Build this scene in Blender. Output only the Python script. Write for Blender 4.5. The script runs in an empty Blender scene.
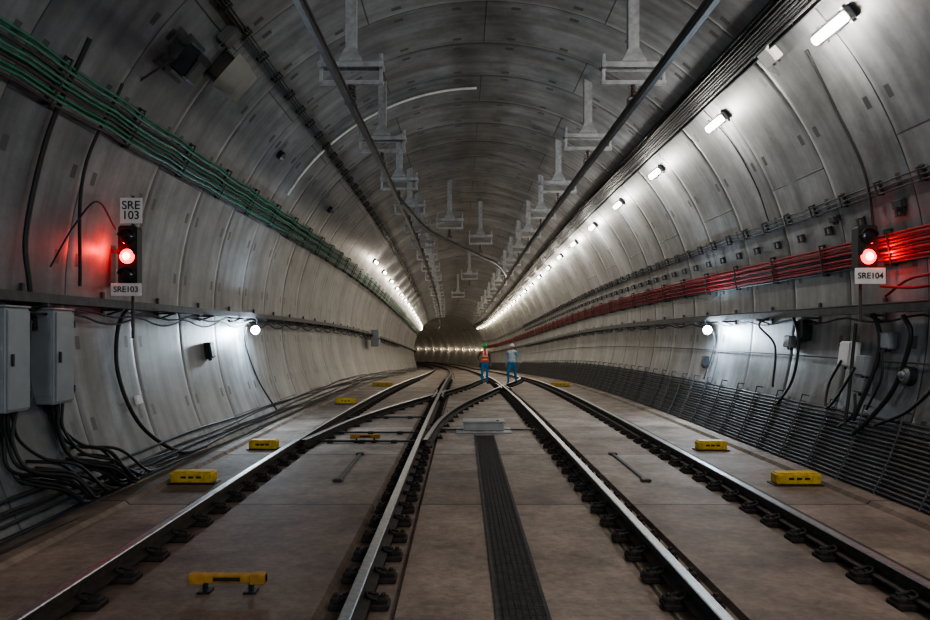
import bpy, math, random, bmesh
from mathutils import Vector, Matrix
random.seed(7)
C=bpy.context.scene.collection
R=5.55; ZC=2.62; RT=0.21
def sx(y):
    s=0
    if y>15: s-=(y-15)**2/4600
    if y>90: s-=(y-90)**2/480
    return s
def dz(y):
    if y<=15: return 0
    if y<=40: return (y-15)**2/1176
    if y<=100: return 625/1176+(y-40)*50/1176
    return 625/1176+60*50/1176+(y-100)*.02
def S(x,y,z): return Vector((x+sx(y),y,z-dz(y)))
def W(th,y,r=R):
    a=math.radians(th); return S(r*math.cos(a),y,ZC+r*math.sin(a))
def catmull(p,n=8):
    p=[Vector(q) for q in p]; out=[]
    for i in range(len(p)-1):
        a=p[i-1] if i>0 else p[0]*2-p[1]; b=p[i]; c=p[i+1]; d=p[i+2] if i+2<len(p) else p[-1]*2-p[-2]
        for k in range(n):
            t=k/n
            out.append(0.5*((2*b)+(c-a)*t+(2*a-5*b+4*c-d)*t*t+(3*b-a-3*c+d)*t**3))
    out.append(p[-1]); return out
def interp(tab,y):
    if y<=tab[0][0]: return tab[0][1]
    if y>=tab[-1][0]: return tab[-1][1]
    n=len(tab)
    for i in range(n-1):
        if tab[i][0]<=y<=tab[i+1][0]:
            x0,v0=tab[i]; x1,v1=tab[i+1]; h=x1-x0
            m0=(v1-v0)/h if i==0 else (tab[i+1][1]-tab[i-1][1])/(tab[i+1][0]-tab[i-1][0])
            m1=(v1-v0)/h if i+2>=n else (tab[i+2][1]-v0)/(tab[i+2][0]-x0)
            t=(y-x0)/h
            return (2*t**3-3*t*t+1)*v0+(t**3-2*t*t+t)*h*m0+(-2*t**3+3*t*t)*v1+(t**3-t*t)*h*m1
# ------------------------------------------------------------ materials
def mat(name,col,rough=.6,metal=0,var=.25,scale=6,bump=.1,em=0,emcol=None,coat=0):
    m=bpy.data.materials.new(name); m.use_nodes=True; nt=m.node_tree; N=nt.nodes; L=nt.links
    b=N["Principled BSDF"]; b.inputs["Roughness"].default_value=rough; b.inputs["Metallic"].default_value=metal
    tc=N.new("ShaderNodeTexCoord"); no=N.new("ShaderNodeTexNoise"); no.inputs["Scale"].default_value=scale; no.inputs["Detail"].default_value=5
    L.new(tc.outputs["Object"],no.inputs["Vector"])
    r=N.new("ShaderNodeValToRGB"); r.color_ramp.elements[0].position=.3; r.color_ramp.elements[1].position=.72
    r.color_ramp.elements[0].color=tuple(c*(1-var) for c in col)+(1,); r.color_ramp.elements[1].color=tuple(min(1,c*(1+var)) for c in col)+(1,)
    L.new(no.outputs["Fac"],r.inputs["Fac"]); L.new(r.outputs["Color"],b.inputs["Base Color"])
    if bump>0:
        bp=N.new("ShaderNodeBump"); bp.inputs["Strength"].default_value=bump; bp.inputs["Distance"].default_value=.01
        L.new(no.outputs["Fac"],bp.inputs["Height"]); L.new(bp.outputs["Normal"],b.inputs["Normal"])
    if em>0:
        b.inputs["Emission Color"].default_value=(emcol or col)+(1,); b.inputs["Emission Strength"].default_value=em
    return m
M_black=mat("black_rubber",(.012,.012,.013),.6,0,.3)
M_dark=mat("dark_painted_steel",(.03,.032,.035),.5,.4)
M_equip=mat("grey_equipment_enclosure",(.1,.1,.1),.6,.1,.2,6)
M_steel=mat("galvanised_steel",(.2,.21,.22),.5,.6,.2,20)
M_tray=mat("weathered_galvanised_tray",(.06,.06,.062),.6,.4,.3,10)
M_post=mat("rack_upright_steel",(.09,.09,.095),.6,.3,.3,10)
M_alu=mat("aluminium_conductor",(.12,.12,.12),.45,.5,.2,8)
M_hang=mat("hanger_steel",(.36,.37,.38),.55,.1,.25,9)
M_railside=mat("rusty_rail_side",(.04,.03,.025),.7,.3,.45,14,.3)
M_railtop=mat("polished_rail_head",(.36,.37,.38),.44,.9,.2,30,.05)
M_plate=mat("rusty_base_plate",(.03,.021,.018),.8,.1,.45,18,.3)
M_clip=mat("spring_clip_steel",(.022,.02,.019),.7,.3,.3,30)
M_grate=mat("drain_grating_steel",(.04,.038,.036),.75,.2,.4,12)
M_yellow=mat("yellow_paint",(.6,.4,.02),.55,0,.3,12)
M_orange=mat("dirty_orange_yellow_paint",(.38,.2,.03),.75,0,.35,12)
M_cab=mat("grey_cabinet_paint",(.25,.27,.29),.5,.1,.1,4,.03)
M_beige=mat("beige_enclosure",(.32,.3,.26),.6,0,.12,5)
M_white=mat("white_sign_plate",(.7,.7,.68),.6,0,.06,10,.02)
M_ink=mat("black_ink",(.01,.01,.01),.6,0,.1)
M_green=mat("green_cable_sheath",(.01,.18,.1),.5,0,.3,5)
M_red=mat("red_cable_sheath",(.24,.014,.02),.8,0,.3,5)
M_cable=mat("charcoal_cable_sheath",(.026,.027,.029),.65,0,.35,5)
M_gcable=mat("grey_cable_sheath",(.065,.065,.07),.65,0,.3,5)
M_pale=mat("pale_light_arc",(.75,.74,.7),.45,0,.1,5)  # colour of the added strip that imitates grazing light
M_lens=mat("warm_lamp_diffuser",(1,.95,.85),.4,0,.02,5,0,30,(1,.9,.72))
M_flood=mat("cold_flood_lens",(.9,.96,1),.4,0,.02,5,0,300,(.75,.88,1))
M_redlens=mat("lit_red_lens",(.8,.01,.01),.3,0,.05,5,0,7,(1,.01,.015))
M_redcore=mat("lit_red_core",(1,.3,.2),.3,0,.05,5,0,14,(1,.3,.25))
M_darklens=mat("unlit_lens",(.02,.02,.025),.15,0,.2,5,0)
M_ceramic=mat("insulator_ceramic",(.12,.09,.08),.35,0,.15,6)
M_box=mat("machine_housing_grey",(.36,.37,.37),.55,.1,.15,6)
def lining():
    m=bpy.data.materials.new("concrete_segment_lining"); m.use_nodes=True; nt=m.node_tree; N=nt.nodes; L=nt.links
    b=N["Principled BSDF"]; b.inputs["Roughness"].default_value=.48
    uv=N.new("ShaderNodeUVMap"); uv.uv_map="UVMap"
    br=N.new("ShaderNodeTexBrick"); L.new(uv.outputs[0],br.inputs["Vector"])
    for k,v in (("Scale",1),("Mortar Size",.014),("Mortar Smooth",.2),("Bias",0),("Brick Width",4.36),("Row Height",1.8)): br.inputs[k].default_value=v
    br.inputs["Color1"].default_value=(.2,.209,.222,1); br.inputs["Color2"].default_value=(.265,.273,.284,1); br.inputs["Mortar"].default_value=(.035,.036,.04,1)
    br.offset=.5
    no=N.new("ShaderNodeTexNoise"); no.inputs["Scale"].default_value=.8; no.inputs["Detail"].default_value=10; no.inputs["Roughness"].default_value=.7
    L.new(uv.outputs[0],no.inputs["Vector"])
    r=N.new("ShaderNodeValToRGB"); r.color_ramp.elements[0].position=.32; r.color_ramp.elements[0].color=(.4,.4,.42,1); r.color_ramp.elements[1].position=.68; r.color_ramp.elements[1].color=(1.18,1.18,1.16,1)
    L.new(no.outputs["Fac"],r.inputs["Fac"])
    mp=N.new("ShaderNodeMapping"); mp.inputs["Scale"].default_value=(.22,4,1); L.new(uv.outputs[0],mp.inputs[0])
    n2=N.new("ShaderNodeTexNoise"); n2.inputs["Scale"].default_value=1; n2.inputs["Detail"].default_value=7; L.new(mp.outputs[0],n2.inputs["Vector"])
    r2=N.new("ShaderNodeValToRGB"); r2.color_ramp.elements[0].position=.35; r2.color_ramp.elements[0].color=(.5,.49,.48,1); r2.color_ramp.elements[1].position=.6; r2.color_ramp.elements[1].color=(1,1,1,1)
    L.new(n2.outputs["Fac"],r2.inputs["Fac"])
    def mul(a,c,f=1):
        x=N.new("ShaderNodeMix"); x.data_type='RGBA'; x.blend_type='MULTIPLY'; x.inputs[0].default_value=f
        L.new(a,x.inputs[6]); L.new(c,x.inputs[7]); return x.outputs[2]
    c=mul(br.outputs["Color"],r.outputs["Color"]); c=mul(c,r2.outputs["Color"],.75)
    sp=N.new("ShaderNodeSeparateXYZ"); L.new(uv.outputs[0],sp.inputs[0])
    def mth(op,a,bv=None,cv=None):
        x=N.new("ShaderNodeMath"); x.operation=op
        for i,q in enumerate((a,bv,cv)):
            if q is None: continue
            if isinstance(q,(int,float)): x.inputs[i].default_value=q
            else: L.new(q,x.inputs[i])
        return x.outputs[0]
    ring=mth('FLOOR',mth('DIVIDE',sp.outputs[1],1.8)); wn=N.new("ShaderNodeTexWhiteNoise"); wn.noise_dimensions='1D'; L.new(ring,wn.inputs["W"])
    r4=N.new("ShaderNodeValToRGB"); r4.color_ramp.elements[0].color=(.72,.72,.73,1); r4.color_ramp.elements[1].color=(1.14,1.14,1.12,1); L.new(wn.outputs["Value"],r4.inputs["Fac"])
    c=mul(c,r4.outputs["Color"])
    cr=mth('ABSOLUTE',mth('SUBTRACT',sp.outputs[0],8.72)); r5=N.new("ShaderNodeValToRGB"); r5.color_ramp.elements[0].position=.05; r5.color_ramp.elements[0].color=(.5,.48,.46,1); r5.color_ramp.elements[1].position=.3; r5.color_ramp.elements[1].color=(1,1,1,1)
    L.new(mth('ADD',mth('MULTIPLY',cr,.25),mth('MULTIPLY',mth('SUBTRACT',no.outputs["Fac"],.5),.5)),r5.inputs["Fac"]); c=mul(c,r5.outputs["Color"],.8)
    u=mth('FRACT',mth('DIVIDE',sp.outputs[0],1.09)); v=mth('FRACT',mth('DIVIDE',sp.outputs[1],1.8))
    def near(a,cn,w): return mth('LESS_THAN',mth('ABSOLUTE',mth('SUBTRACT',a,cn)),w)
    pk=mth('MULTIPLY',near(u,.5,.08),mth('MAXIMUM',near(v,.13,.03),near(v,.87,.03)))
    x=N.new("ShaderNodeMix"); x.data_type='RGBA'; L.new(mth('MULTIPLY',pk,.88),x.inputs[0]); L.new(c,x.inputs[6]); x.inputs[7].default_value=(.025,.025,.027,1)
    L.new(x.outputs[2],b.inputs["Base Color"])
    n3=N.new("ShaderNodeTexNoise"); n3.inputs["Scale"].default_value=14; n3.inputs["Detail"].default_value=5; L.new(uv.outputs[0],n3.inputs["Vector"])
    h=mth('SUBTRACT',mth('MULTIPLY',n3.outputs["Fac"],.2),mth('ADD',br.outputs["Fac"],mth('MULTIPLY',pk,1.2)))
    bp=N.new("ShaderNodeBump"); bp.inputs["Strength"].default_value=.5; bp.inputs["Distance"].default_value=.02; L.new(h,bp.inputs["Height"]); L.new(bp.outputs[0],b.inputs["Normal"])
    return m
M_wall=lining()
def floormat():
    m=bpy.data.materials.new("stained_concrete_slab"); m.use_nodes=True; nt=m.node_tree; N=nt.nodes; L=nt.links
    b=N["Principled BSDF"]; b.inputs["Roughness"].default_value=.7
    uv=N.new("ShaderNodeUVMap"); uv.uv_map="UVMap"
    br=N.new("ShaderNodeTexBrick"); L.new(uv.outputs[0],br.inputs["Vector"])
    for k,v in (("Scale",1),("Mortar Size",.02),("Mortar Smooth",.15),("Brick Width",2.4),("Row Height",3.6)): br.inputs[k].default_value=v
    br.offset=0
    br.inputs["Color1"].default_value=(.18,.132,.102,1); br.inputs["Color2"].default_value=(.28,.218,.175,1); br.inputs["Mortar"].default_value=(.04,.032,.027,1)
    no=N.new("ShaderNodeTexNoise"); no.inputs["Scale"].default_value=1.1; no.inputs["Detail"].default_value=9; no.inputs["Roughness"].default_value=.68; L.new(uv.outputs[0],no.inputs["Vector"])
    r=N.new("ShaderNodeValToRGB"); r.color_ramp.elements[0].position=.34; r.color_ramp.elements[0].color=(.46,.42,.4,1); r.color_ramp.elements[1].position=.66; r.color_ramp.elements[1].color=(1.2,1.18,1.16,1)
    L.new(no.outputs["Fac"],r.inputs["Fac"])
    n4=N.new("ShaderNodeTexNoise"); n4.inputs["Scale"].default_value=9; n4.inputs["Detail"].default_value=8; n4.inputs["Roughness"].default_value=.75; L.new(uv.outputs[0],n4.inputs["Vector"])
    r4=N.new("ShaderNodeValToRGB"); r4.color_ramp.elements[0].position=.35; r4.color_ramp.elements[0].color=(.68,.66,.64,1); r4.color_ramp.elements[1].position=.6; r4.color_ramp.elements[1].color=(1.06,1.06,1.06,1)
    L.new(n4.outputs["Fac"],r4.inputs["Fac"])
    x=N.new("ShaderNodeMix"); x.data_type='RGBA'; x.blend_type='MULTIPLY'; x.inputs[0].default_value=1; L.new(br.outputs["Color"],x.inputs[6]); L.new(r.outputs["Color"],x.inputs[7])
    x2=N.new("ShaderNodeMix"); x2.data_type='RGBA'; x2.blend_type='MULTIPLY'; x2.inputs[0].default_value=1; L.new(x.outputs[2],x2.inputs[6]); L.new(r4.outputs["Color"],x2.inputs[7])
    sp=N.new("ShaderNodeSeparateXYZ"); L.new(uv.outputs[0],sp.inputs[0])
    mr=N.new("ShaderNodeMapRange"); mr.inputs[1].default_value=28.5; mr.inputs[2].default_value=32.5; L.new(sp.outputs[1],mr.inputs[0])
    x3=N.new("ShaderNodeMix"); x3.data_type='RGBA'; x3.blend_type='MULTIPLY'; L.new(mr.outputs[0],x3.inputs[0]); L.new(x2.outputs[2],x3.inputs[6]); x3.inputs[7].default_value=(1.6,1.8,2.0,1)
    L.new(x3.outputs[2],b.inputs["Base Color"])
    n3=N.new("ShaderNodeTexNoise"); n3.inputs["Scale"].default_value=20; n3.inputs["Detail"].default_value=6; L.new(uv.outputs[0],n3.inputs["Vector"])
    s=N.new("ShaderNodeMath"); s.operation='SUBTRACT'; L.new(n3.outputs["Fac"],s.inputs[0]); L.new(br.outputs["Fac"],s.inputs[1])
    bp=N.new("ShaderNodeBump"); bp.inputs["Strength"].default_value=.5; bp.inputs["Distance"].default_value=.012; L.new(s.outputs[0],bp.inputs["Height"]); L.new(bp.outputs[0],b.inputs["Normal"])
    return m
M_floor=floormat()
# ------------------------------------------------------------ mesh builder
class MB:
    def __init__(s): s.v=[]; s.f=[]; s.m=[]; s.sm=[]
    def add(s,vs,fs,mi=0,sm=False):
        o=len(s.v); s.v+=[tuple(q) for q in vs]
        for f in fs: s.f.append([i+o for i in f]); s.m.append(mi); s.sm.append(sm)
        return s
    def box(s,c,d,mi=0,M=None,bev=0):
        x,y,z=d[0]/2,d[1]/2,d[2]/2; c=Vector(c)
        b=min(bev,x*.9,z*.9)
        if b>0:
            prof=[(-x+b,-z),(x-b,-z),(x,-z+b),(x,z-b),(x-b,z),(-x+b,z),(-x,z-b),(-x,-z+b)]
        else: prof=[(-x,-z),(x,-z),(x,z),(-x,z)]
        n=len(prof)
        if b>0 and y>b:
            sc=[(px*(1-b/x),pz*(1-b/z)) for px,pz in prof]
            rings=[(sc,-y),(prof,-y+b),(prof,y-b),(sc,y)]
        else: rings=[(prof,-y),(prof,y)]
        vs=[];fs=[]
        for pr,yy in rings:
            for px,pz in pr:
                q=Vector((px,yy,pz))
                if M: q=M@q
                vs.append(q+c)
        for k in range(len(rings)-1):
            for i in range(n):
                j=(i+1)%n; fs.append([k*n+i,k*n+j,(k+1)*n+j,(k+1)*n+i])
        fs.append(list(range(n))); fs.append([ (len(rings)-1)*n+i for i in range(n)][::-1])
        return s.add(vs,fs,mi)
    def tube(s,pts,r,seg=8,mi=0,caps=True):
        pts=[Vector(p) for p in pts]; n=len(pts); vs=[]; fs=[]
        rr=r if isinstance(r,(list,tuple)) else [r]*n
        t=(pts[1]-pts[0]).normalized(); ref=Vector((0,0,1)) if abs(t.z)<.9 else Vector((1,0,0))
        u=t.cross(ref).normalized()
        for i,p in enumerate(pts):
            t=(pts[min(i+1,n-1)]-pts[max(i-1,0)])
            if t.length<1e-7: t=Vector((0,0,1))
            t.normalize()
            u=(u-t*u.dot(t)); 
            if u.length<1e-6: u=t.orthogonal()
            u.normalize(); w=t.cross(u)
            for k in range(seg):
                a=2*math.pi*k/seg; vs.append(p+(u*math.cos(a)+w*math.sin(a))*rr[i])
        for i in range(n-1):
            for k in range(seg):
                j=(k+1)%seg; fs.append([i*seg+k,i*seg+j,(i+1)*seg+j,(i+1)*seg+k])
        s.add(vs,fs,mi,True)
        if caps:
            s.add([vs[k] for k in range(seg)],[list(range(seg))[::-1]],mi); s.add([vs[(n-1)*seg+k] for k in range(seg)],[list(range(seg))],mi)
        return s
    def cyl(s,a,b,r,seg=16,mi=0,r2=None):
        return s.tube([a,b],[r,r if r2 is None else r2],seg,mi)
    def sph(s,c,r,mi=0,seg=14,rg=9,sc=(1,1,1),zmin=-1):
        c=Vector(c); vs=[];fs=[]
        for i in range(rg+1):
            ph=math.pi*i/rg
            zz=max(math.cos(ph),zmin)
            for k in range(seg):
                a=2*math.pi*k/seg; vs.append(c+Vector((math.sin(ph)*math.cos(a)*sc[0],math.sin(ph)*math.sin(a)*sc[1],zz*sc[2]))*r)
        for i in range(rg):
            for k in range(seg):
                j=(k+1)%seg; fs.append([i*seg+k,(i+1)*seg+k,(i+1)*seg+j,i*seg+j])
        return s.add(vs,fs,mi,True)
    def sweep(s,prof,path,mis=None,sm=False,caps=True):
        n=len(prof); vs=[];fs=[]
        for p in path:
            for a,b in prof: vs.append((p[0]+a,p[1],p[2]+b))
        o=len(s.v); s.v+=vs
        for i in range(len(path)-1):
            for k in range(n):
                j=(k+1)%n; s.f.append([o+i*n+k,o+(i+1)*n+k,o+(i+1)*n+j,o+i*n+j]); s.m.append(mis[k] if mis else 0); s.sm.append(sm)
        if caps:
            s.f.append([o+k for k in range(n)]); s.m.append(0); s.sm.append(False)
            s.f.append([o+(len(path)-1)*n+k for k in range(n)][::-1]); s.m.append(0); s.sm.append(False)
        return s
def reg(o,label=None,cat=None,group=None,kind=None):
    if label: o["label"]=label
    if cat: o["category"]=cat
    if group: o["group"]=group
    if kind: o["kind"]=kind
    return o
I4=Matrix.Identity(4)
def mk(name,mb,mats,M=None,parent=None,label=None,cat=None,group=None,kind=None,recalc=True):
    me=bpy.data.meshes.new(name); me.from_pydata(mb.v,[],mb.f)
    for m in (mats if isinstance(mats,(list,tuple)) else [mats]): me.materials.append(m)
    me.polygons.foreach_set("material_index",mb.m); me.polygons.foreach_set("use_smooth",mb.sm)
    me.update()
    if recalc:
        b=bmesh.new(); b.from_mesh(me); bmesh.ops.recalc_face_normals(b,faces=b.faces); b.to_mesh(me); b.free()
    o=bpy.data.objects.new(name,me); C.objects.link(o)
    if parent: o.parent=parent
    if M is not None: o.matrix_basis=M
    return reg(o,label,cat,group,kind)
def empty(name,M,label,cat,group=None):
    o=bpy.data.objects.new(name,None); o.empty_display_size=.2; C.objects.link(o); o.matrix_basis=M
    return reg(o,label,cat,group)
def centred(mb,loc):
    loc=Vector(loc); mb.v=[tuple(Vector(q)-loc) for q in mb.v]; return Matrix.Translation(loc)
def wallM(th,y,r=R):
    a=math.radians(th); n=Vector((-math.cos(a),0,-math.sin(a))); up=Vector((-math.sin(a),0,math.cos(a)))
    if th>90: up=-up
    x=n.cross(up)
    M=Matrix.Identity(4)
    for i in range(3): M[i][0]=x[i]; M[i][1]=n[i]; M[i][2]=up[i]
    M.translation=W(th,y,r); return M
def T(x,y,z): return Matrix.Translation((x,y,z))
def circ(r,n=8): return [(r*math.cos(2*math.pi*k/n),r*math.sin(2*math.pi*k/n)) for k in range(n)]
def light(name,loc,e,col,rad):
    l=bpy.data.lights.new(name,'POINT'); l.energy=e; l.color=col; l.shadow_soft_size=rad
    o=bpy.data.objects.new(name,l); C.objects.link(o); o.location=loc; return o
def copyone(o,M=None,parent=None):
    n=o.copy(); C.objects.link(n)
    if parent: n.parent=parent
    if M is not None: n.matrix_basis=M
    return n
def copytree(root,M,kids):
    n=copyone(root,M)
    for c in kids: copyone(c,None,n)
    return n
# ------------------------------------------------------------ tunnel shell
YS=[]
for k in range(-5,128):
    y=k*1.8
    YS+= [(y-.12,0),(y-.03,0),(y-.012,.006),(y+.012,.006),(y+.03,0),(y+.12,0),(y+.9,0)]
def shell(name,t0,t1):
    n=max(2,int((t1-t0)/3)); vs=[];fs=[];uvs=[]
    for y,dr in YS:
        for k in range(n+1):
            th=t0+(t1-t0)*k/n; vs.append(W(th,y,R+dr)); uvs.append((math.radians(th)*R,y))
    w=n+1
    for i in range(len(YS)-1):
        for k in range(n): fs.append([i*w+k,(i+1)*w+k,(i+1)*w+k+1,i*w+k+1])
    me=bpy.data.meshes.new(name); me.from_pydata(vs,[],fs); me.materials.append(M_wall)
    ul=me.uv_layers.new(name="UVMap")
    for l in me.loops: ul.data[l.index].uv=uvs[l.vertex_index]
    me.polygons.foreach_set("use_smooth",[True]*len(fs))
    o=bpy.data.objects.new(name,me); C.objects.link(o); o["kind"]="structure"; return o
shell("wall_right",-36,54); shell("ceiling",54,126); shell("wall_left",126,216)
# ------------------------------------------------------------ rails paths
RA=[(3,-3.56),(13,-3.53),(22,-3.35),(30,-3.12),(40,-2.9),(60,-2.8)]
RB=[(3,-1.27),(13,-1.26),(25,-1.2),(45,-1.05),(60,-1.0)]
RC=[(3,1.40),(10,1.37),(20,1.3),(32,1.25),(60,1.3)]
RD=[(3,3.23),(13,3.23),(30,3.25),(60,3.2)]
XB=[(13,-1.14),(16.5,-.92),(20,-.42),(24.5,.48),(29,1.32),(34,2.3),(39,2.9),(46,3.12)]
XA=[(13,-3.40),(16,-3.02),(18.5,-2.52),(22,-1.72),(25,-1.0),(29,-.22),(33,.30),(38,.9),(46,1.18)]
def floor():
    vs=[];fs=[];uvs=[]; n=None
    ys=[-8+i*.75 for i in range(315)]
    for y in ys:
        xs=[(-5.0,.0),(-5.0,.12),(-4.62,.12),(-4.6,.06)]
        for tab in (RA,RB,RC,RD):
            x=interp(tab,y); xs+=[(x-.31,.06),(x-.29,0),(x+.29,0),(x+.31,.06)]
        xs+=[(4.6,.06),(4.62,.12),(5.0,.12),(5.0,0)]
        n=len(xs)
        for x,z in xs: vs.append(S(x,y,z)); uvs.append((x+15.6,y+20+z))
    for i in range(len(ys)-1):
        for k in range(n-1): fs.append([i*n+k,i*n+k+1,(i+1)*n+k+1,(i+1)*n+k])
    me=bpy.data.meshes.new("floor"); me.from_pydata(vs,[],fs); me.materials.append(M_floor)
    ul=me.uv_layers.new(name="UVMap")
    for l in me.loops: ul.data[l.index].uv=uvs[l.vertex_index]
    o=bpy.data.objects.new("floor",me); C.objects.link(o); o["kind"]="structure"
floor()
# ------------------------------------------------------------ rails
RP=[(-.1,0),(.1,0),(.1,.02),(.018,.04),(.018,.105),(.045,.118),(.045,.14),(.038,.15),(-.038,.15),(-.045,.14),(-.045,.118),(-.018,.105),(-.018,.04),(-.1,.02)]
RM=[0,0,0,0,0,0,1,1,1,0,0,0,0,0]
def rail(tab,y0,y1,label,z=.07,dx=0,group="running rails",name="rail"):
    mb=MB(); path=[]; y=y0
    while y<=y1: path.append(S(interp(tab,y)+dx,y,z)); y+=.5
    mb.sweep(RP,path,RM); M=centred(mb,path[0])
    return mk(name,mb,[M_railside,M_railtop],M,label=label,cat="rail",group=group)
rail(RA,2,150,"polished steel running rail of the curving crossover track")
rail(RB,2,150,"polished steel running rail beside the crossover switch")
rail(RC,2,150,"straight polished steel running rail next to the drain")
rail(RD,2,150,"straight polished steel rail alongside the cable rack wall")
rail(XA,13,46,"curved steel crossover rail branching from the outer rail")
rail(XB,13,46,"curved steel crossover rail running across toward the other track")
fb=MB(); fb.box((0,0,.03),(.48,.18,.05),bev=.01); fb.box((-.13,0,.07),(.05,.12,.03),bev=.008); fb.box((.13,0,.07),(.05,.12,.03),bev=.008)
for sgn in(-1,1):
    fb.box((sgn*.19,0,.07),(.08,.11,.045),bev=.01)
    fb.cyl((sgn*.19,0,.08),(sgn*.19,0,.12),.02,8)
cl=MB(); cl.tube(catmull([(-.03,-.06,.0),(.045,-.05,.025),(.06,0,.04),(.045,.05,.025),(-.03,.06,0)],5),.013,6)
root=None
for tab,y0,y1,st in ((RA,5.0,39.5,.6),(RB,5.0,39.5,.6),(RC,5.0,39.5,.6),(RD,5.0,39.5,.6),(XA,14.2,36,.9),(XB,14.2,36,.9)):
    y=y0
    while y<y1:
        cross=tab in(XA,XB); M=Matrix.Translation(S(interp(tab,y),y,.012 if cross else 0.0))
        if root is None:
            root=mk("rail_fastener",fb,M_plate,M,label="dark rusty rail base plate with spring clips",cat="rail fastener",group="rail fasteners")
            clips=[mk("spring_clip",cl,M_clip,Matrix.Translation((sgn*.115,0,.085))@Matrix.Rotation(0 if sgn<0 else math.pi,4,'Z'),parent=root,recalc=False) for sgn in(-1,1)]
        elif y<14: copytree(root,M,clips)
        else: copyone(root,M)
        y+=st
# ------------------------------------------------------------ drain grating
g=MB()
g.box((-.19,8.3,.008),(.03,12.6,.02)); g.box((.19,8.3,.008),(.03,12.6,.02)); g.box((0,8.3,.0),(.36,12.6,.006))
yy=2.05
while yy<14.55: g.box((0,yy,.007),(.36,.025,.012)); yy+=.045
for xx in(-.15,-.1,-.05,0,.05,.1,.15): g.box((xx,8.3,.007),(.012,12.6,.012))
mk("drain_grating",g,M_grate,T(.01,0,.06),label="long dark steel drain grating along the central slab",cat="drain grate")
# ------------------------------------------------------------ long cables on wall
def wcable(name,th,y0,y1,r,rad,m,label,cat,group,wob=.0,sag=0,step=1.2,wt=0):
    mb=MB(); path=[]; y=y0; ph=random.random()*6
    while y<=y1:
        rr=r+wob*math.sin(y*.9+ph); p=W(th+wt*math.sin(y*.35+ph)+wt*.4*math.sin(y*1.3+ph*2),y,rr); 
        if sag: p.z-=sag*abs(math.sin(math.pi*(y)/1.8))
        path.append(p); y+=step
    mb.sweep(circ(rad,8),path,sm=True); M=centred(mb,path[0])
    return mk(name,mb,m,M,label=label,cat=cat,group=group)
for i in range(9):
    wcable("cable",151.9+i*.6,3,110,5.48-(i%2)*.02,.018,M_cable if i in(2,5,8) else M_green,"green insulated cable clipped along the curved concrete wall" if i not in(2,5,8) else "charcoal cable clipped among green wall cables","cable","green wall cables",.006,.03,.6,.1)
for i in range(9):
    dk=i in(0,4)
    wcable("cable",5.8+i*.5,3,110,5.49-(i%2)*.015,.02,M_red if not dk else M_cable,"red insulated cable bundled along the curved concrete wall" if not dk else "charcoal cable among red wall cables","cable","red wall cables",.002,.008,.6,.02)
for i in range(3):
    wcable("cable",15.8+i*.7,3,110,5.5,.013,M_cable,"thin dark cable running along the concrete wall","cable","thin dark wall cables",.004,.01,.6)
for i in range(7):
    wcable("cable",43.6+i*.5,3,110,5.42,.02,M_black,"black power cable lying on the high cable ladder","cable","cables on the ladder",.01,.0,.9,.08)
for i in range(3):
    wcable("cable",131.8+i*.5,3,110,5.47,.015,M_black,"black cable fixed high on the vault","cable","high black cables",.006,.0,.9)
for i in range(17):
    wcable("cable",-16.8-i*.62,3,110,5.47,.021,M_gcable if i%2==1 else M_cable,"dark cable stacked on the low wall rack","cable","rack cables",.002,.01,.45)
for i in range(7):
    wcable("cable",207.5-i*.75,1,100,5.41,.018,M_cable if i%2 else M_black,"loose dark cable resting along the foot of the wall","cable","wall foot cables",.025,.0,.6,.4)
lad=MB()
for th in(42.9,47.4):
    lad.sweep([(-.012,-.03),(.012,-.03),(.012,.03),(-.012,.03)],[W(th,y*1.0,5.46) for y in range(2,110)])
for i in range(130):
    y=3+i*.8; lad.tube([W(th,y,5.46) for th in(42.9,45,47.4)],.012,4)
mk("cable_ladder",lad,M_dark,centred(lad,W(45,3,5.4)),label="black cable ladder running high along the vault",cat="cable ladder")
def clamps(th0,th1,y0,y1,st,m,label,group,w=.06):
    root=None; y=y0
    while y<y1:
        if root is None:
            mb=MB(); L=math.radians(th1-th0)*R
            mb.box((0,.02,0),(w,.04,L+.08),bev=.01); mb.box((0,.1,0),(w*.7,.02,L+.02),bev=.006)
            mb.box((0,.07,L/2+.02),(w*.8,.08,.02)); mb.box((0,.07,-L/2-.02),(w*.8,.08,.02))
            root=mk("cable_clamp",mb,m,wallM((th0+th1)/2,y),label=label,cat="cable clamp",group=group)
        else: copyone(root,wallM((th0+th1)/2,y))
        y+=st
clamps(151.6,157,4.2,60,1.8,M_dark,"dark steel clamp holding green cables","green cable clamps",.04)
clamps(5.6,10.2,4.2,70,1.8,M_dark,"dark steel clamp holding red cables","red cable clamps",.04)
clamps(15.8,17.2,4.2,60,.9,M_black,"small black cable clip on the wall","small wall clips",.05)
clamps(12.2,12.9,4.8,60,.9,M_black,"small black fixing block on the wall","wall fixing blocks",.08)
clamps(131.6,133,4.2,60,.9,M_black,"small black clip on the vault","vault clips",.05)
up=None; y=4.5
while y<62:
    if up is None:
        mb=MB(); Mi=wallM(-22,y).inverted(); mb.tube([Mi@W(t,y,5.435) for t in(-27.2,-25,-22,-19,-16,-15.4)],.011,6)
        mb.tube([Mi@W(-15.4,y,5.435),Mi@W(-15.3,y,5.545)],.011,6)
        for i in range(17):
            mb.tube([Mi@W(-16.5-i*.62,y,5.53),Mi@W(-16.5-i*.62,y,5.43)],.006,5)
        up=mk("cable_rack_post",mb,M_post,wallM(-22,y),label="slim galvanised upright carrying stacked cables",cat="cable rack post",group="cable rack posts")
    else: copyone(up,wallM(-22,y))
    y+=.9
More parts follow.
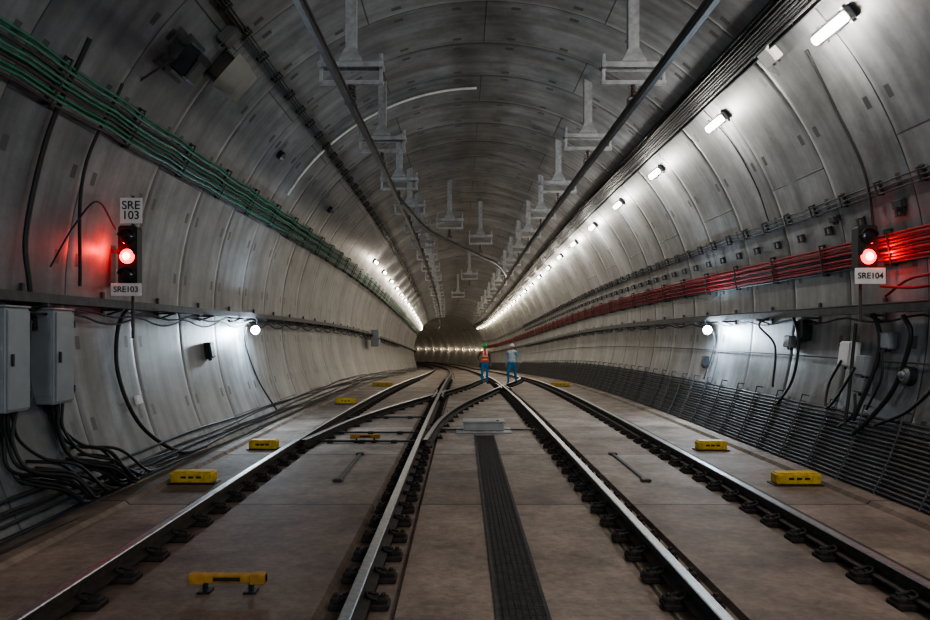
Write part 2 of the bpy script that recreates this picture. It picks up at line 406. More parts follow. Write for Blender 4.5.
def tray(th,label,wd=.14):
    mb=MB()
    pr=[(-wd/2,-.06),(wd/2,-.06),(wd/2,.05),(wd/2-.015,.05),(wd/2-.015,-.045),(-wd/2+.015,-.045),(-wd/2+.015,.05),(-wd/2,.05)]
    mb.sweep(pr,[W(th,y*.9,5.36) for y in range(1,120)])
    mk("cable_tray",mb,M_tray,centred(mb,W(th,1,5.36)),label=label,cat="cable tray")
TL=180.1
tray(TL,"long galvanised cable tray bracketed to the wall with drooping cables",.18)
tray(-.9,"long galvanised cable tray bracketed along the red cable wall",.14)
for th in(TL,-.9):
    root=None; y=2.7
    while y<60:
        if root is None:
            mb=MB(); mb.box((0,.02,0),(.06,.03,.34),bev=.005); mb.box((0,.17,-.085),(.05,.3,.03)); mb.tube([(0,.28,-.09),(0,.03,-.17)],.014,6)
            root=mk("tray_bracket",mb,M_tray,wallM(th,y),label="steel wall bracket under the cable tray",cat="bracket",group="tray brackets")
        else: copyone(root,wallM(th,y))
        y+=1.8
for i in range(3):
    wcable("cable",TL+.0+i*.3,2,100,5.36-.03*(i-1),.018,M_black,"black cable lying in the wall tray","cable","tray cables",.01,.0,.6)
wcable("cable",TL+1,2,60,5.3,.015,M_black,"black cable drooping below the wall tray","cable","drooping cables",.02,.1,.3)
wcable("cable",TL+1.6,2,60,5.42,.015,M_black,"black cable drooping below the wall tray","cable","drooping cables",.02,.14,.3)
for i in range(2):
    wcable("cable",-.6+i*.4,2,100,5.36,.018,M_black,"black cable lying in the wall tray","cable","tray cables",.01,.0,.6)
wcable("cable",-1.8,2,60,5.42,.014,M_black,"black cable drooping below the wall tray","cable","drooping cables",.02,.1,.3)
wcable("cable",-8.5,2,60,5.5,.012,M_gcable,"thin grey conduit on the lower wall","cable","lower wall conduits",.0,.0,1.2)
# ------------------------------------------------------------ overhead conductor rails
HC=5.85
PR=[(-.035,-.06),(.035,-.06),(.04,-.02),(.025,.0),(.025,.035),(.055,.045),(.055,.065),(-.055,.065),(-.055,.045),(-.025,.035),(-.025,0),(-.04,-.02)]
def cond(path,label):
    mb=MB(); mb.sweep(PR,path); mk("overhead_conductor_rail",mb,M_alu,centred(mb,path[0]),label=label,cat="overhead conductor rail",group="overhead conductor rails")
LX=[(0,-2.28),(60,-2.0)]; RX=[(0,2.32),(60,2.2)]
cond([S(interp(LX,y),y,HC) for y in range(1,110)],"straight aluminium overhead conductor rail hung from the vault")
cond([S(interp(RX,y),y,HC) for y in range(1,110)],"long aluminium overhead conductor rail above the straight track")
XC=[(19,-2.1),(24,-1.55),(29,-.1),(33,1.2),(38,2.05)]
cond([S(interp(XC,19+i*.5),19+i*.5,HC-.1) for i in range(39)],"curved overhead conductor rail crossing between the tracks")
hroot=None; hkids=[]
def hanger(x,y,zs=1):
    global hroot,hkids
    top=ZC+math.sqrt(R*R-2.2*2.2)-HC
    M=Matrix.Translation(S(x,y,HC))@Matrix.Diagonal((1,1,zs,1))
    if hroot is None:
        hroot=empty("conductor_hanger",M,"galvanised drop post with cross arm and insulator holding the conductor rail","overhead line hanger","overhead hangers")
        a=MB(); a.box((0,0,.62+(top-.6)/2),(.16,.03,top-.58)); a.box((-.08,.05,.62+(top-.6)/2),(.016,.12,top-.58)); a.box((.08,.05,.62+(top-.6)/2),(.016,.12,top-.58))
        vs=[(-.09,-.04,.9),(.09,-.04,.9),(.09,.1,.9),(-.09,.1,.9),(-.2,-.07,.68),(.2,-.07,.68),(.2,.12,.68),(-.2,.12,.68)]
        a.add(vs,[[0,1,2,3],[4,5,6,7],[0,1,5,4],[1,2,6,5],[2,3,7,6],[3,0,4,7]])
        b=MB()
        for yy in(-.08,.12): b.box((0,yy,.62),(1.06,.04,.085),bev=.006)
        for xx in(-.48,.48):
            b.box((xx,.02,.62),(.05,.24,.09)); b.box((xx,.02,.55),(.05,.06,.42)); b.cyl((xx,.02,.7),(xx,.02,.82),.035,6)
        b.box((0,.02,.36),(1.04,.07,.07),bev=.006)
        c=MB(); c.cyl((0,.02,.1),(0,.02,.38),.035,12)
        for k in range(4): c.cyl((0,.02,.14+k*.05),(0,.02,.16+k*.05),.085,14,0,.05)
        d=MB(); d.box((0,.02,.09),(.2,.12,.05),bev=.01); d.box((-.08,.02,.05),(.025,.12,.08)); d.box((.08,.02,.05),(.025,.12,.08))
        hkids=[mk("drop_post",a,M_hang,I4,parent=hroot),mk("cross_arm",b,M_hang,I4,parent=hroot),mk("insulator",c,M_ceramic,I4,parent=hroot),mk("rail_clamp",d,M_steel,I4,parent=hroot)]
    else: copytree(hroot,M,hkids)
for y in(11.2,15.4,19.4,23.2,27,31,35,39.5,44,49,54,60,66,72,79): hanger(interp(LX,y),y)
for y in(11.2,15.2,19.8,24,28.2,32.5,37,41.5,46.5,52,58,64,70,77): hanger(interp(RX,y),y)
hanger(interp(XC,26.5),26.5,1.2); hanger(interp(XC,30.5),30.5,1.25); hanger(.2,44,1.25); hanger(-.4,56,1.25)
# ------------------------------------------------------------ lamps
lroot=None; lkid=None
def lamp(th,y,e,col,lr=5.16):
    global lroot,lkid
    M=wallM(th,y)
    if lroot is None:
        b=MB(); b.box((0,.05,0),(.84,.08,.17),bev=.02); b.box((-.3,.02,0),(.05,.04,.24)); b.box((.3,.02,0),(.05,.04,.24))
        lroot=mk("tunnel_lamp",b,M_steel,M,label="elongated warm white bulkhead lamp on the vault",cat="lamp",group="tunnel lamps")
        c=MB(); c.box((0,.11,0),(.78,.05,.12),bev=.02); lkid=mk("lamp_diffuser",c,M_lens,I4,parent=lroot)
    else: copytree(lroot,M,[lkid])
    light("lamp_light",W(th,y,lr),e,col,.08)
y=8.9-4.04*4
while y<108:
    f=min(1,max(0,(y-25)/50)); lamp(39.2,y,115-(45 if y>92 else 0),(1,.95-.1*f,.87-.24*f),5.16); y+=4.04
while y<205:  # low lamps added past the row so the lower far wall is lit
    lamp(2,y,38,(1,.8,.55)); y+=6
y=33
while y<104:
    lamp(144.3,y,75,(1,.88,.72),5.16); y+=4.04
def flood(th,y,label,e=420):
    p=W(th,y,5.25); r=empty("work_light",Matrix.Translation(p),label,"work light","cold work lights")
    b=MB(); b.tube([(0,.2,0),(0,.1,0),(0,.03,0)],[.05,.08,.11],16); b.tube([(0,.14,.06),(0,.14,.25),( .1 if th<90 else -.1,.14,.3)],.018,6)
    mk("lamp_housing",b,M_dark,I4,parent=r)
    c=MB(); c.sph((0,.0,0),.09,0,18,11,(1,.6,1)); mk("lamp_lens",c,M_flood,I4,parent=r)
    light("work_light_source",p+Vector((-.12 if th<90 else .12,-.3,-.05)),e,(.68,.85,1),.1)
flood(183.8,16.2,"bright cold white work light hung beneath the cable tray",180)
flood(-3.8,16.2,"bright cold white work light fixed under the wall tray",180)
light("unseen_fill_light",(2.4,-4,6.0),680,(.84,.92,1),.5)  # unseen pair behind the camera, added to brighten the foreground
light("unseen_fill_light",(-2.8,-4,5.6),540,(.84,.92,1),.5)
# ------------------------------------------------------------ text
def text(body,size,M,parent,m=M_ink):
    cu=bpy.data.curves.new("t",'FONT'); cu.body=body; cu.size=size; cu.align_x='CENTER'; cu.align_y='CENTER'; cu.extrude=.002; cu.space_line=.85; cu.offset=.0014
    o=bpy.data.objects.new("t",cu); C.objects.link(o); bpy.context.view_layer.update()
    me=bpy.data.meshes.new_from_object(o.evaluated_get(bpy.context.evaluated_depsgraph_get())); bpy.data.objects.remove(o)
    me.materials.clear(); me.materials.append(m)
    n=bpy.data.objects.new("sign_lettering",me); C.objects.link(n); n.parent=parent; n.matrix_basis=M; return n
RXF=Matrix.Rotation(math.pi/2,4,'X')
def signal(x,y,z,side,nl,red,label,plates,e):
    r=empty("railway_signal",T(x,y,z),label,"railway signal")
    h=MB(); hh=.27*nl; h.box((0,.1,0),(.24,.2,hh+.04),bev=.025); h.box((0,.0,0),(.27,.02,hh+.06),bev=.03)
    mk("signal_housing",h,M_black,I4,parent=r)
    for k in range(nl):
        zz=hh/2-.135-.27*k
        hd=MB(); n=14; vs=[];fs=[]
        for i in range(n+1):
            a=math.radians(10+160*i/n)
            for yy,rr in((-.01,.124),(-.08,.122),(-.08,.114),(-.01,.114)): vs.append((rr*math.cos(a),yy,zz+rr*math.sin(a)))
        for i in range(n):
            for q in range(4): fs.append([i*4+q,i*4+(q+1)%4,(i+1)*4+(q+1)%4,(i+1)*4+q])
        hd.add(vs,fs,0,True); mk("lens_hood",hd,M_black,I4,parent=r)
        ln=MB(); ln.sph((0,-.025,zz),.105,0,20,10,(1,.35,1))
        mk("signal_lens",ln,M_redlens if k==red else M_darklens,I4,parent=r,label="lit red lens" if k==red else "unlit dark lens")
        if k==red:
            co=MB(); co.sph((0,-.055,zz),.055,0,14,8,(1,.35,1)); mk("lamp_core",co,M_redcore,I4,parent=r)
            light("red_signal_light",Vector((x+side*.2,y-.03,z+zz+.05)),e,(1,.02,.01),.04)
    p=MB(); tp=hh/2+.5 if nl==3 else hh/2
    p.cyl((side*.05,.26,-hh/2-.75),(side*.05,.26,tp),.022,10); p.box((side*.2,.24,.1),(.3,.05,.05)); p.box((side*.2,.24,-hh/2),(.3,.05,.05)); p.box((side*.34,.24,0),(.03,.14,hh),bev=.005)
    p.box((0,.22,0),(.1,.06,hh*.7))
    mk("mounting_post",p,M_tray,I4,parent=r)
    for (body,px,pz,w,hg,sz) in plates:
        b=MB(); b.box((px,-.03,pz),(w,.014,hg),bev=.004)
        pl=mk("number_plate",b,M_white,I4,parent=r,label="white plate reading "+body.replace("\n"," "))
        text(body,sz,T(px,-.042,pz)@RXF,pl)
        q=MB(); q.box((px*.5,.11,pz),(.03+abs(px),.26,.03)); mk("plate_bracket",q,M_tray,I4,parent=r)
signal(-5.16,9.87,3.28,-1,3,1,"black three-aspect wall signal showing red with SRE 103 plate",[("SRE\n103",.06,.64,.31,.36,.165),("SRE103",-.01,-.47,.43,.18,.115)],17)
signal(5.11,9.6,3.38,1,2,1,"black two-aspect wall signal showing red with SRE104 plate",[("SRE104",.02,-.40,.42,.22,.115)],12)
# ------------------------------------------------------------ cabinets
def cabinet(y,z0,z1,x0,label,L=.40,Wd=.33):
    r=empty("control_cabinet",T(x0-Wd/2+sx(y),y,(z0+z1)/2),label,"control cabinet","wall control cabinets"); h=z1-z0
    b=MB(); b.box((0,0,0),(Wd,L,h),bev=.012); b.box((0,0,h/2+.012),(Wd+.03,L+.04,.024),bev=.006)
    mk("cabinet_body",b,M_cab,I4,parent=r)
    d=MB(); d.box((Wd/2+.012,0,0),(.022,L-.04,h-.06),bev=.004)
    dr=mk("cabinet_door",d,M_cab,I4,parent=r)
    hn=MB(); hn.box((Wd/2+.035,-L*.32,0),(.025,.03,.13),bev=.005); mk("door_handle",hn,M_dark,I4,parent=dr)
    for zz in(-h*.35,h*.35):
        hg=MB(); hg.cyl((Wd/2+.02,L/2-.005,zz-.04),(Wd/2+.02,L/2-.005,zz+.04),.014,8); mk("hinge",hg,M_dark,I4,parent=dr)
    fp=MB(); fp.box((0.02,-L/2-.004,.0),(.24,.006,h-.2),bev=.002); mk("side_panel",fp,M_cab,I4,parent=r)
    if y>20: return
    for k in range(14):
        x=x0-Wd/2-.14+.021*k; q=random.random()*.3; s=random.random()*.36-.18; j=random.random()*.7
        t=MB(); t.tube(catmull([(x,y-.1+.045*(k%5),z0),(x+.02,y+s*.4,z0-.3),(x+.0+.015*k,y+.1+s,z0-.7+q*.6),(-5.0+.02*k,y+.25+j*.5,.46+q),(-4.91+.02*k,y+.5+j,.26+q*.4),(-4.9+.1*q,y+1.2+j,.24+.03*(k%3)),(-4.95+.03*(k%4),y+2.4+j,.22+.03*(k%3))],8),.019,8)
        mk("cable",t,M_black,centred(t,(x,y,z0)),label="thick black cable looping down from a grey cabinet",cat="cable",group="cabinet cables")
cabinet(8.35,1.36,2.47,-5.20,"tall grey steel wall cabinet with black cables below")
cabinet(7.45,1.36,2.47,-5.18,"grey steel wall cabinet with handle and cables below")
cabinet(39,1.45,2.35,-4.95,"pale wall cabinet farther along the tunnel",.6,.4)
def jbox(th,y,w,h,d,m,label,name="junction_box",cat="junction box"):
    b=MB(); b.box((0,d/2,0),(w,d,h),bev=.012)
    r=mk(name,b,m,wallM(th,y),label=label,cat=cat)
    l=MB(); l.box((0,d+.008,0),(w*.9,.018,h*.9),bev=.006)
    for sx_ in(-1,1):
        for sz in(-1,1): l.cyl((sx_*w*.38,d+.015,sz*h*.38),(sx_*w*.38,d+.024,sz*h*.38),.01,8)
    mk("box_lid",l,m,I4,parent=r)
    if d<.04: return r
    for k in(-1,1):
        g=MB(); g.cyl((k*w*.22,d/2,-h/2-.04),(k*w*.22,d/2,-h/2),.02,8); mk("cable_gland",g,M_black,I4,parent=r)
    return r
jbox(42.0,10.3,.34,.26,.12,M_white,"pale square junction box high on the vault")
jbox(-7.8,10.6,.3,.38,.16,M_white,"white junction box below the wall tray")
jbox(-9.5,10.1,.24,.3,.18,M_cab,"grey junction box with black cables below the tray")
jbox(-12.5,10.1,.2,.22,.16,M_cab,"small grey junction box with black cables")
jbox(-3.8,12.1,.26,.36,.14,M_dark,"dark switch box hanging under the wall tray")
jbox(-6,12.6,.22,.22,.12,M_cab,"small grey box beside a dark switch box")
jbox(-5.2,8.3,.24,.26,.12,M_dark,"dark terminal box under the wall tray")
jbox(-5.5,9.7,.2,.24,.12,M_cab,"grey terminal box under the red signal")
jbox(-11.5,16.8,.2,.26,.1,M_dark,"small dark box low on the concrete wall")
jbox(188,13.8,.2,.32,.12,M_dark,"small dark box below the wall tray")
jbox(195,10.6,.2,.14,.02,M_white,"small white tag plate on the concrete wall","tag_plate","tag plate")
jbox(13.6,9.3,.22,.12,.06,M_dark,"black terminal box near the red signal")
jbox(14.2,10.9,.18,.1,.06,M_dark,"black terminal box near the red signal")
jbox(140.5,10.1,.3,.22,.12,M_dark,"dark mounting box on the vault")
jbox(134.5,10.2,.24,.3,.14,M_equip,"grey terminal box on the vault beside a loudspeaker")
def roundthing(th,y,r_,label,name="wall_speaker",cat="speaker"):
    b=MB(); b.cyl((0,0,0),(0,.1,0),r_,18); o=mk(name,b,M_dark,wallM(th,y),label=label,cat=cat)
    c=MB(); c.tube([(0,.1,0),(0,.13,0)],[r_*.85,r_*.6],18); c.sph((0,.12,0),r_*.45,0,12,8); mk("round_cover",c,M_steel,I4,parent=o)
roundthing(-10.3,9.2,.13,"round grey device fixed low on the wall")
roundthing(142,15,.1,"round dark detector on the vault","smoke_detector","detector")
roundthing(143,21,.1,"round dark detector on the vault","smoke_detector","detector")
r=empty("vault_loudspeaker",wallM(138.5,10.7),"beige horn shaped box on steel struts under the vault","loudspeaker")
b=MB(); b.add([(-.22,.22,-.32),(.22,.22,-.32),(.22,.22,.32),(-.22,.22,.32),(-.15,.5,-.24),(.15,.5,-.24),(.15,.5,.24),(-.15,.5,.24)],[[0,1,2,3],[4,5,6,7],[0,1,5,4],[1,2,6,5],[2,3,7,6],[3,0,4,7]]); mk("horn_box",b,M_beige,I4,parent=r)
b=MB()
for a_,c_ in((-.15,.2),(.15,-.2),(.15,.2),(-.15,-.2)): b.tube([(a_,0,c_),(a_,.24,c_)],.018,6)
b.box((0,.02,0),(.4,.03,.5)); mk("strut_frame",b,M_dark,I4,parent=r)
r=empty("vault_equipment_box",wallM(142,9.5),"dark equipment box on a bracket frame under the vault","equipment box")
b=MB(); b.box((0,.3,0),(.34,.22,.42),bev=.02); mk("equipment_case",b,M_dark,I4,parent=r)
b=MB(); b.box((.0,.43,-.05),(.26,.04,.3),bev=.012); mk("case_cover",b,M_equip,I4,parent=r)
b=MB()
for a_,c_ in((-.14,.17),(.14,.17),(-.14,-.17),(.14,-.17)): b.box((a_,.1,c_),(.03,.19,.03))
b.box((0,.015,0),(.42,.03,.6)); b.box((0,.2,-.28),(.5,.03,.05)); b.box((0,.2,.28),(.5,.03,.05)); b.tube([(.2,.2,-.1),(.3,.2,-.25),(.25,.1,-.45),(.2,.02,-.6)],.018,6); mk("bracket_frame",b,M_tray,I4,parent=r)
def fcable(pts,rad,m,label,group=None):
    P=catmull([W(*p) for p in pts],8); t=MB(); t.tube(P,rad,8)
    mk("cable",t,m,centred(t,P[0]),label=label,cat="cable",group=group)
fcable([(148,7.9,5.48),(160,8.0,5.5),(172,8.0,5.48),(178,8.0,5.4),(184,8.1,5.4)],.03,M_black,"black cable dropping down the curved wall")
fcable([(150,8.9,5.5),(163,8.9,5.5),(178,9.1,5.42)],.022,M_black,"black cable dropping down the curved wall")
fcable([(180,10.4,5.4),(184,10.2,5.48),(191,10.1,5.5),(199,10.3,5.47),(205,11,5.4),(206,12,5.38)],.03,M_black,"black cable curving from the tray to the floor")
fcable([(183,16.0,5.4),(187,16.2,5.5),(196,16.6,5.5),(205,17,5.45)],.02,M_cable,"cable dropping from the work light to the floor")
fcable([(-2,9.2,5.35),(-5,9.1,5.4),(-12,9.35,5.45),(-17,9.7,5.45),(-20,9.9,5.4)],.032,M_black,"thick black cable curving down from the tray")
fcable([(-1,9.9,5.35),(-5,9.8,5.42),(-10,9.8,5.4),(-18,10.0,5.4)],.03,M_black,"thick black cable curving down from the tray")
fcable([(-3,10.3,5.35),(-8,10.3,5.35),(-15,10.2,5.36),(-19,10.1,5.36)],.025,M_black,"thick black cable curving down from the tray")
fcable([(-10,10.1,5.3),(-15,10.4,5.3),(-17,10.7,5.34),(-13,10.9,5.4),(-9,10.6,5.36)],.02,M_black,"black cable loop beneath a white box")
fcable([(-6,8.3,5.4),(-10,8.4,5.4),(-15,8.9,5.42),(-18,9.5,5.42)],.022,M_black,"black cable hanging from a dark terminal box")
fcable([(-7,9.7,5.4),(-11,9.6,5.4),(-16,9.8,5.42)],.018,M_black,"thin black cable hanging from a grey terminal box")
fcable([(-14,10.1,5.38),(-17,10.0,5.38),(-19.5,10.3,5.4)],.02,M_black,"black cable tail beneath a small grey box")
fcable([(-1,12.3,5.36),(-6,12.1,5.4),(-13,12.2,5.45),(-18,12.5,5.45)],.024,M_black,"black cable hanging from the dark switch box")
fcable([(-1,13.0,5.36),(-3,13.3,5.2),(-7,13.0,5.4),(-15,12.9,5.46)],.02,M_black,"black cable hanging from the wall tray")
fcable([(-3,16.3,5.36),(-7,16.3,5.48),(-16,16.5,5.46)],.018,M_cable,"cable dropping from the work light")
fcable([(39,9.6,5.5),(30,9.8,5.5),(20,9.8,5.5),(12,9.9,5.48),(7,9.9,5.4)],.02,M_black,"thin black conduit following the vault down to the signal")
fcable([(47,13.0,5.5),(35,13,5.52),(25,13,5.52),(17.5,13,5.5)],.014,M_black,"thin black conduit following the vault")
fcable([(5.5,8.0,5.42),(3.6,8.6,5.42),(3,9.2,5.42),(1,9.7,5.42)],.02,M_red,"red cable drooping below the red bundle")
fcable([(5.5,7.6,5.4),(2.6,8.3,5.4),(1.8,9.0,5.4),(2.5,9.8,5.42)],.02,M_red,"red cable drooping below the red bundle")
fcable([(176,8.4,5.4),(170,8.8,5.4),(166,9.2,5.4),(169,9.8,5.4)],.012,M_black,"thin black wire looping to the signal")
fcable([(91+i*5.7,16.9,5.5) for i in range(11)],.03,M_pale,"added pale strip imitating light grazing a lining ring")  # bright arc of floodlight on the ring, built as a pale strip
fcable([(157,5.8,5.48),(168,6.0,5.45),(178,6.2,5.4)],.035,M_black,"black cable dropping down the curved wall")
# ------------------------------------------------------------ yellow track boxes
def ybox(x,y,w,label,group="yellow trackside boxes"):
    r=empty("trackside_box",Matrix.Translation(S(x,y,.06)),label,"trackside box",group)
    b=MB(); b.box((0,0,.09),(w,.22,.14),bev=.012); b.box((0,0,.165),(w*.92,.18,.03),bev=.008)
    for k in(-.36,.36): b.box((k*w,-.112,.09),(w*.12,.012,.12),bev=.003)
    mk("box_body",b,M_yellow,I4,parent=r)
    f=MB(); f.box((0,0,.01),(w+.08,.28,.02),bev=.004); mk("base_plate",f,M_dark,I4,parent=r)
    for k in(-.18,0,.18):
        f=MB(); f.box((k*w,-.113,.1),(.07,.008,.03)); mk("slot",f,M_dark,I4,parent=r)
def ybeam(x,y,w,label):
    r=empty("marker_beam",Matrix.Translation(S(x,y,.06)),label,"trackside marker","yellow marker beams")
    b=MB(); b.box((0,0,.12),(w,.08,.07),bev=.008); b.box((-w*.4,-.01,.12),(w*.2,.09,.085),bev=.006); b.box((w*.4,-.01,.12),(w*.2,.09,.085),bev=.006)
    mk("beam",b,M_orange,I4,parent=r)
    b=MB(); b.box((0,-.043,.12),(w*.35,.008,.03)); mk("label_recess",b,M_dark,I4,parent=r)
    for s_ in(-1,1):
        f=MB(); f.box((s_*w*.3,0,.05),(.03,.05,.1)); f.box((s_*w*.3,0,.01),(.1,.12,.02)); mk("leg",f,M_black,I4,parent=r)
ybox(-4.28,10.0,.6,"bright yellow cable box on the walkway slab"); ybox(-4.1,12.9,.5,"bright yellow cable box farther along the walkway")
ybox(4.27,9.9,.62,"bright yellow cable box beside the outer rail"); ybox(4.1,12.8,.52,"bright yellow cable box farther beside the outer rail")
ybox(-4.0,21.5,.6,"small yellow box beside the curving rail"); ybox(-3.9,31,.9,"small yellow box beside the wall base"); ybox(3.95,31,.8,"small yellow box beside the far outer rail")
ybeam(-2.38,5.78,.63,"dull yellow beam on two short legs between rails"); ybeam(-2.34,13.7,.58,"dull yellow beam between rails near the switch")
for x in(-2.24,2.2):
    b=MB(); b.box((x,11.2,.075),(.06,2.3,.03),bev=.01); b.box((x,10.1,.08),(.14,.12,.04),bev=.01); b.box((x,12.3,.08),(.14,.12,.04),bev=.01)
    mk("track_conduit",b,M_tray,centred(b,(x,11.2,.06)),label="slim grey conduit bolted to the slab between rails",cat="conduit",group="slab conduits")
r=empty("point_machine",T(.02,15.3,.06),"pale grey point machine box between the tracks","point machine")
b=MB(); b.box((0,0,.12),(.88,.5,.18),bev=.02); b.box((0,-.02,.015),(1.2,.8,.03),bev=.01); mk("machine_body",b,M_box,I4,parent=r)
b=MB(); b.box((0,0,.225),(.92,.54,.04),bev=.012); mk("machine_lid",b,M_box,I4,parent=r)
b=MB(); b.cyl((.3,-.18,.24),(.3,-.18,.26),.03,10); mk("lid_lock",b,M_dark,I4,parent=r)
for s_ in(-1,1):
    b=MB(); b.box((s_*.8,0,.03),(.8,.05,.03)); mk("throw_rod",b,M_dark,I4,parent=r)
for y_ in(13.6,14.8,17.5):
    b=MB(); x0=interp(RA,y_)+.1; x1=interp(RB,y_)-.1; b.box(((x0+x1)/2,y_,.1),(x1-x0,.06,.035),bev=.008)
    for k in(.2,.5,.8): b.box((x0+(x1-x0)*k,y_,.09),(.12,.1,.07),bev=.01)
    mk("switch_stretcher_bar",b,M_dark,centred(b,S(x0,y_,.06)),label="dark steel stretcher bar linking the switch rails",cat="stretcher bar",group="stretcher bars")
for tab1,tab2 in((XA,RB),(XB,RC)):
    yc=min([20+i*.1 for i in range(150)],key=lambda q:abs(interp(tab1,q)-interp(tab2,q)))
    for s_ in(-1,1):
        b=MB()
        b.sweep([(-.03,0),(.03,0),(.03,.13),(-.03,.13)],[S(interp(tab2,yy)+s_*.13+(0.06*s_ if abs(yy-yc)>1.4 else 0),yy,.08) for yy in[yc-1.8,yc-1.4,yc-.5,yc+.5,yc+1.4,yc+1.8]],[0,0,1,0])
        mk("crossing_wing_rail",b,[M_railside,M_railtop],centred(b,S(interp(tab2,yc),yc,.07)),label="short steel wing rail beside the crossing frog",cat="rail crossing",group="rail crossings")
# ------------------------------------------------------------ people
M_skin=mat("skin",(.5,.3,.21),.55,0,.1); M_boot=mat("boots",(.03,.025,.02),.7)
def person(x,y,yaw,J,cols,label,helmcol):
    shirt=mat("shirt",cols[0],.8); trou=mat("trousers",cols[1],.85); vest=mat("vest",cols[2],.6,0,.08,5); refl=mat("reflective_tape",(.85,.87,.85),.3,0,.03,5)
    helm=mat("helmet",helmcol,.35,0,.05); hair=mat("hair",(.03,.02,.015),.8)
    base=dict(pel=((0,0,.95),.125),spi=((0,0,1.12),.12),che=((0,0,1.30),.14),upc=((0,0,1.41),.10),nec=((0,0,1.49),.052),hb=((0,-.015,1.555),.066),hm=((0,-.01,1.63),.085),ht=((0,0,1.69),.072))
    for s,nm in((-1,'L'),(1,'R')):
        base['sh'+nm]=((s*.175,0,1.40),.062); base['el'+nm]=((s*.235,.03,1.13),.044); base['wr'+nm]=((s*.25,-.05,.90),.028); base['pa'+nm]=((s*.25,-.075,.83),.032)
        base['hi'+nm]=((s*.095,0,.9),.088); base['kn'+nm]=((s*.11,-.015,.5),.06); base['ca'+nm]=((s*.115,.02,.34),.056); base['an'+nm]=((s*.12,.03,.1),.042); base['he'+nm]=((s*.12,.05,.045),.042); base['to'+nm]=((s*.14,-.13,.04),.036)
    for k,v in J.items(): base[k]=(v,base[k][1])
    ed=[('pel','spi','T'),('spi','che','T'),('che','upc','T'),('upc','nec','S'),('nec','hb','S'),('hb','hm','S'),('hm','ht','S')]
    for nm in'LR': ed+=[('upc','sh'+nm,'T'),('sh'+nm,'el'+nm,'A'),('el'+nm,'wr'+nm,'A'),('wr'+nm,'pa'+nm,'S'),('pel','hi'+nm,'P'),('hi'+nm,'kn'+nm,'P'),('kn'+nm,'ca'+nm,'P'),('ca'+nm,'an'+nm,'P'),('an'+nm,'he'+nm,'B'),('he'+nm,'to'+nm,'B')]
    keys=list(base); V=[Vector(base[k][0]) for k in keys]; Rd=[base[k][1] for k in keys]; E=[(keys.index(a),keys.index(b)) for a,b,_ in ed]; tags=[t for *_,t in ed]
    for nm,s in(('L',-1),('R',1)):
        pi=keys.index('pa'+nm); P=V[pi]; wr=V[keys.index('wr'+nm)]; d=(P-wr).normalized(); side=Vector((0,-1,0)) if abs(d.y)<.8 else Vector((s,0,0)); side=(side-d*side.dot(d)).normalized(); inn=d.cross(side)*(1 if d.cross(side).x*s<0 else -1)
        for q,(of,ln) in enumerate(((.03,.07),(.01,.082),(-.01,.076),(-.03,.058))):
            a=len(V); V+= [P+side*of+d*.035, P+side*of+d*(.035+ln*.5)+inn*.006, P+side*of*1.05+d*(.035+ln)+inn*.025]; Rd+=[.01,.009,.008]; E+=[(pi,a),(a,a+1),(a+1,a+2)]; tags+=['S']*3
        a=len(V); V+=[P+side*.035-d*.01,P+side*.06+d*.03+inn*.01]; Rd+=[.012,.009]; E+=[(pi,a),(a,a+1)]; tags+=['S']*2
    me=bpy.data.meshes.new("b"); me.from_pydata(V,E,[]); o=bpy.data.objects.new("b",me); C.objects.link(o)
    o.modifiers.new("s",'SKIN')
    for i,sv in enumerate(me.skin_vertices[0].data): sv.radius=(Rd[i],Rd[i]); sv.use_root=(i==0)
    ss=o.modifiers.new("u",'SUBSURF'); ss.levels=2; ss.render_levels=2
    bpy.context.view_layer.update()
    bm_=bpy.data.meshes.new_from_object(o.evaluated_get(bpy.context.evaluated_depsgraph_get())); bpy.data.objects.remove(o)
    bm_.materials.clear()
    for m in(shirt,trou,M_skin,M_boot): bm_.materials.append(m)
    mi={'T':0,'A':0,'P':1,'S':2,'B':3}
    def tagof(c):
        best=None
        for (a,b),t in zip(E,tags):
            ab=V[b]-V[a]; k=max(0,min(1,(c-V[a]).dot(ab)/ab.length_squared)); dd=(c-V[a]-ab*k).length-(Rd[a]*(1-k)+Rd[b]*k)
            if best is None or dd<best[0]: best=(dd,t,k)
        return best[1]
    vf=[]
    for p in bm_.polygons:
        t=tagof(p.center); p.material_index=mi[t]; p.use_smooth=True
        if t=='T' and p.center.z>.98: vf.append(p)
        if t=='T' and p.center.z<1.0: p.material_index=1
    root=bpy.data.objects.new("person",bm_); C.objects.link(root); root.matrix_basis=Matrix.Translation(S(x,y,.06))@Matrix.Rotation(yaw,4,'Z')@Matrix.Scale(1.08,4)
    reg(root,label,"person")
    mb=MB(); idx={}
    for p in vf:
        f=[]
        for vi in p.vertices:
            if vi not in idx: idx[vi]=len(mb.v); mb.v.append(tuple(bm_.vertices[vi].co+bm_.vertices[vi].normal*.016))
            f.append(idx[vi])
        z=p.center.z; mb.f.append(f); mb.m.append(1 if (1.06<z<1.11 or 1.2<z<1.25 or (z>1.25 and .06<abs(p.center.x)<.1)) else 0); mb.sm.append(True)
    if mb.f: mk("safety_vest",mb,[vest,refl],I4,parent=root,recalc=False)
    hm=V[keys.index('hm')]
    I=Matrix.Translation(hm)
    h=MB(); h.sph((0,.005,.03),.11,0,16,10,(1,1.12,1.05),zmin=-.1); h.add([(.16*math.cos(a)*(.8),.005+.17*math.sin(a),.025) for a in [i*math.pi/8 for i in range(16)]],[list(range(16))]); h.box((0,0,.14),(.03,.16,.02),bev=.008); mk("hard_hat",h,helm,I,parent=root)
    h=MB(); h.sph((0,.02,.0),.092,0,12,8,(1,1,.9)); mk("hair",h,hair,I@T(0,.008,.005),parent=root)
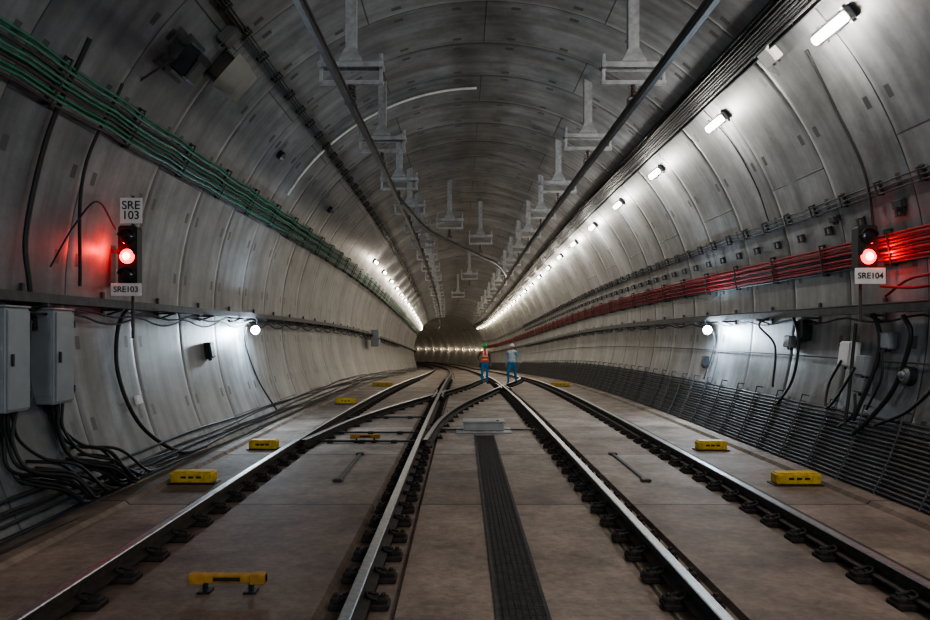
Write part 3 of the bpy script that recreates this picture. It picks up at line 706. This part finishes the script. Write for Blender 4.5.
    for s in(-1,1):
        e=MB(); e.sph((s*.032,-.083,.0),.012,0,8,6); mk("eye",e,M_ink,I,parent=root)
        n=MB(); n.sph((s*.088,.01,-.005),.026,0,8,6,(.4,.7,1)); mk("ear",n,M_skin,I,parent=root)
    n=MB(); n.add([(-.014,-.085,-.03),(.014,-.085,-.03),(0,-.112,-.03),(0,-.085,.01)],[[0,1,2],[0,2,3],[1,3,2],[0,3,1]])
    mk("nose",n,M_skin,I,parent=root)
    n=MB(); n.box((0,-.083,-.052),(.045,.012,.01)); mk("mouth",n,mat("lips",(.35,.12,.1),.5),I,parent=root)
    return root
person(.70,33.2,.15,{'elL':(-.3,.05,1.16),'wrL':(-.22,-.14,1.0),'paL':(-.17,-.19,.98),'toL':(-.17,-.12,.04)},((.10,.12,.13),(.02,.26,.6),(.98,.12,.03)),"standing person in orange safety vest, blue trousers and green hard hat",(.03,.65,.2))
person(1.98,33.0,-.5,{'elR':(.33,.0,1.17),'wrR':(.36,-.2,1.05),'paR':(.37,-.26,1.06),'knL':(-.12,-.14,.52),'caL':(-.13,-.1,.35),'anL':(-.14,-.1,.1),'heL':(-.14,-.08,.045),'toL':(-.16,-.25,.04),'knR':(.11,.05,.5),'caR':(.12,.13,.34),'anR':(.12,.2,.11),'heR':(.12,.22,.06),'toR':(.13,.05,.04)},((.2,.42,.7),(.02,.26,.6),(.6,.8,.92)),"person mid-stride in pale blue vest, blue trousers and white hard hat",(.88,.9,.9))
# ------------------------------------------------------------ world & camera
w=bpy.data.worlds.new("World"); bpy.context.scene.world=w; w.use_nodes=True; w.node_tree.nodes["Background"].inputs[0].default_value=(.5,.55,.65,1); w.node_tree.nodes["Background"].inputs[1].default_value=.12
try: bpy.context.scene.view_settings.look='AgX - Medium High Contrast'
except Exception: pass
cam=bpy.data.cameras.new("Camera"); co=bpy.data.objects.new("Camera",cam); C.objects.link(co); co.location=(-.45,0,2.2); co.rotation_euler=(math.pi/2,0,0)
cam.sensor_width=36; cam.lens=36*700/930; cam.shift_x=3/930; cam.shift_y=23/930; cam.clip_start=.05; cam.clip_end=500
bpy.context.scene.camera=co
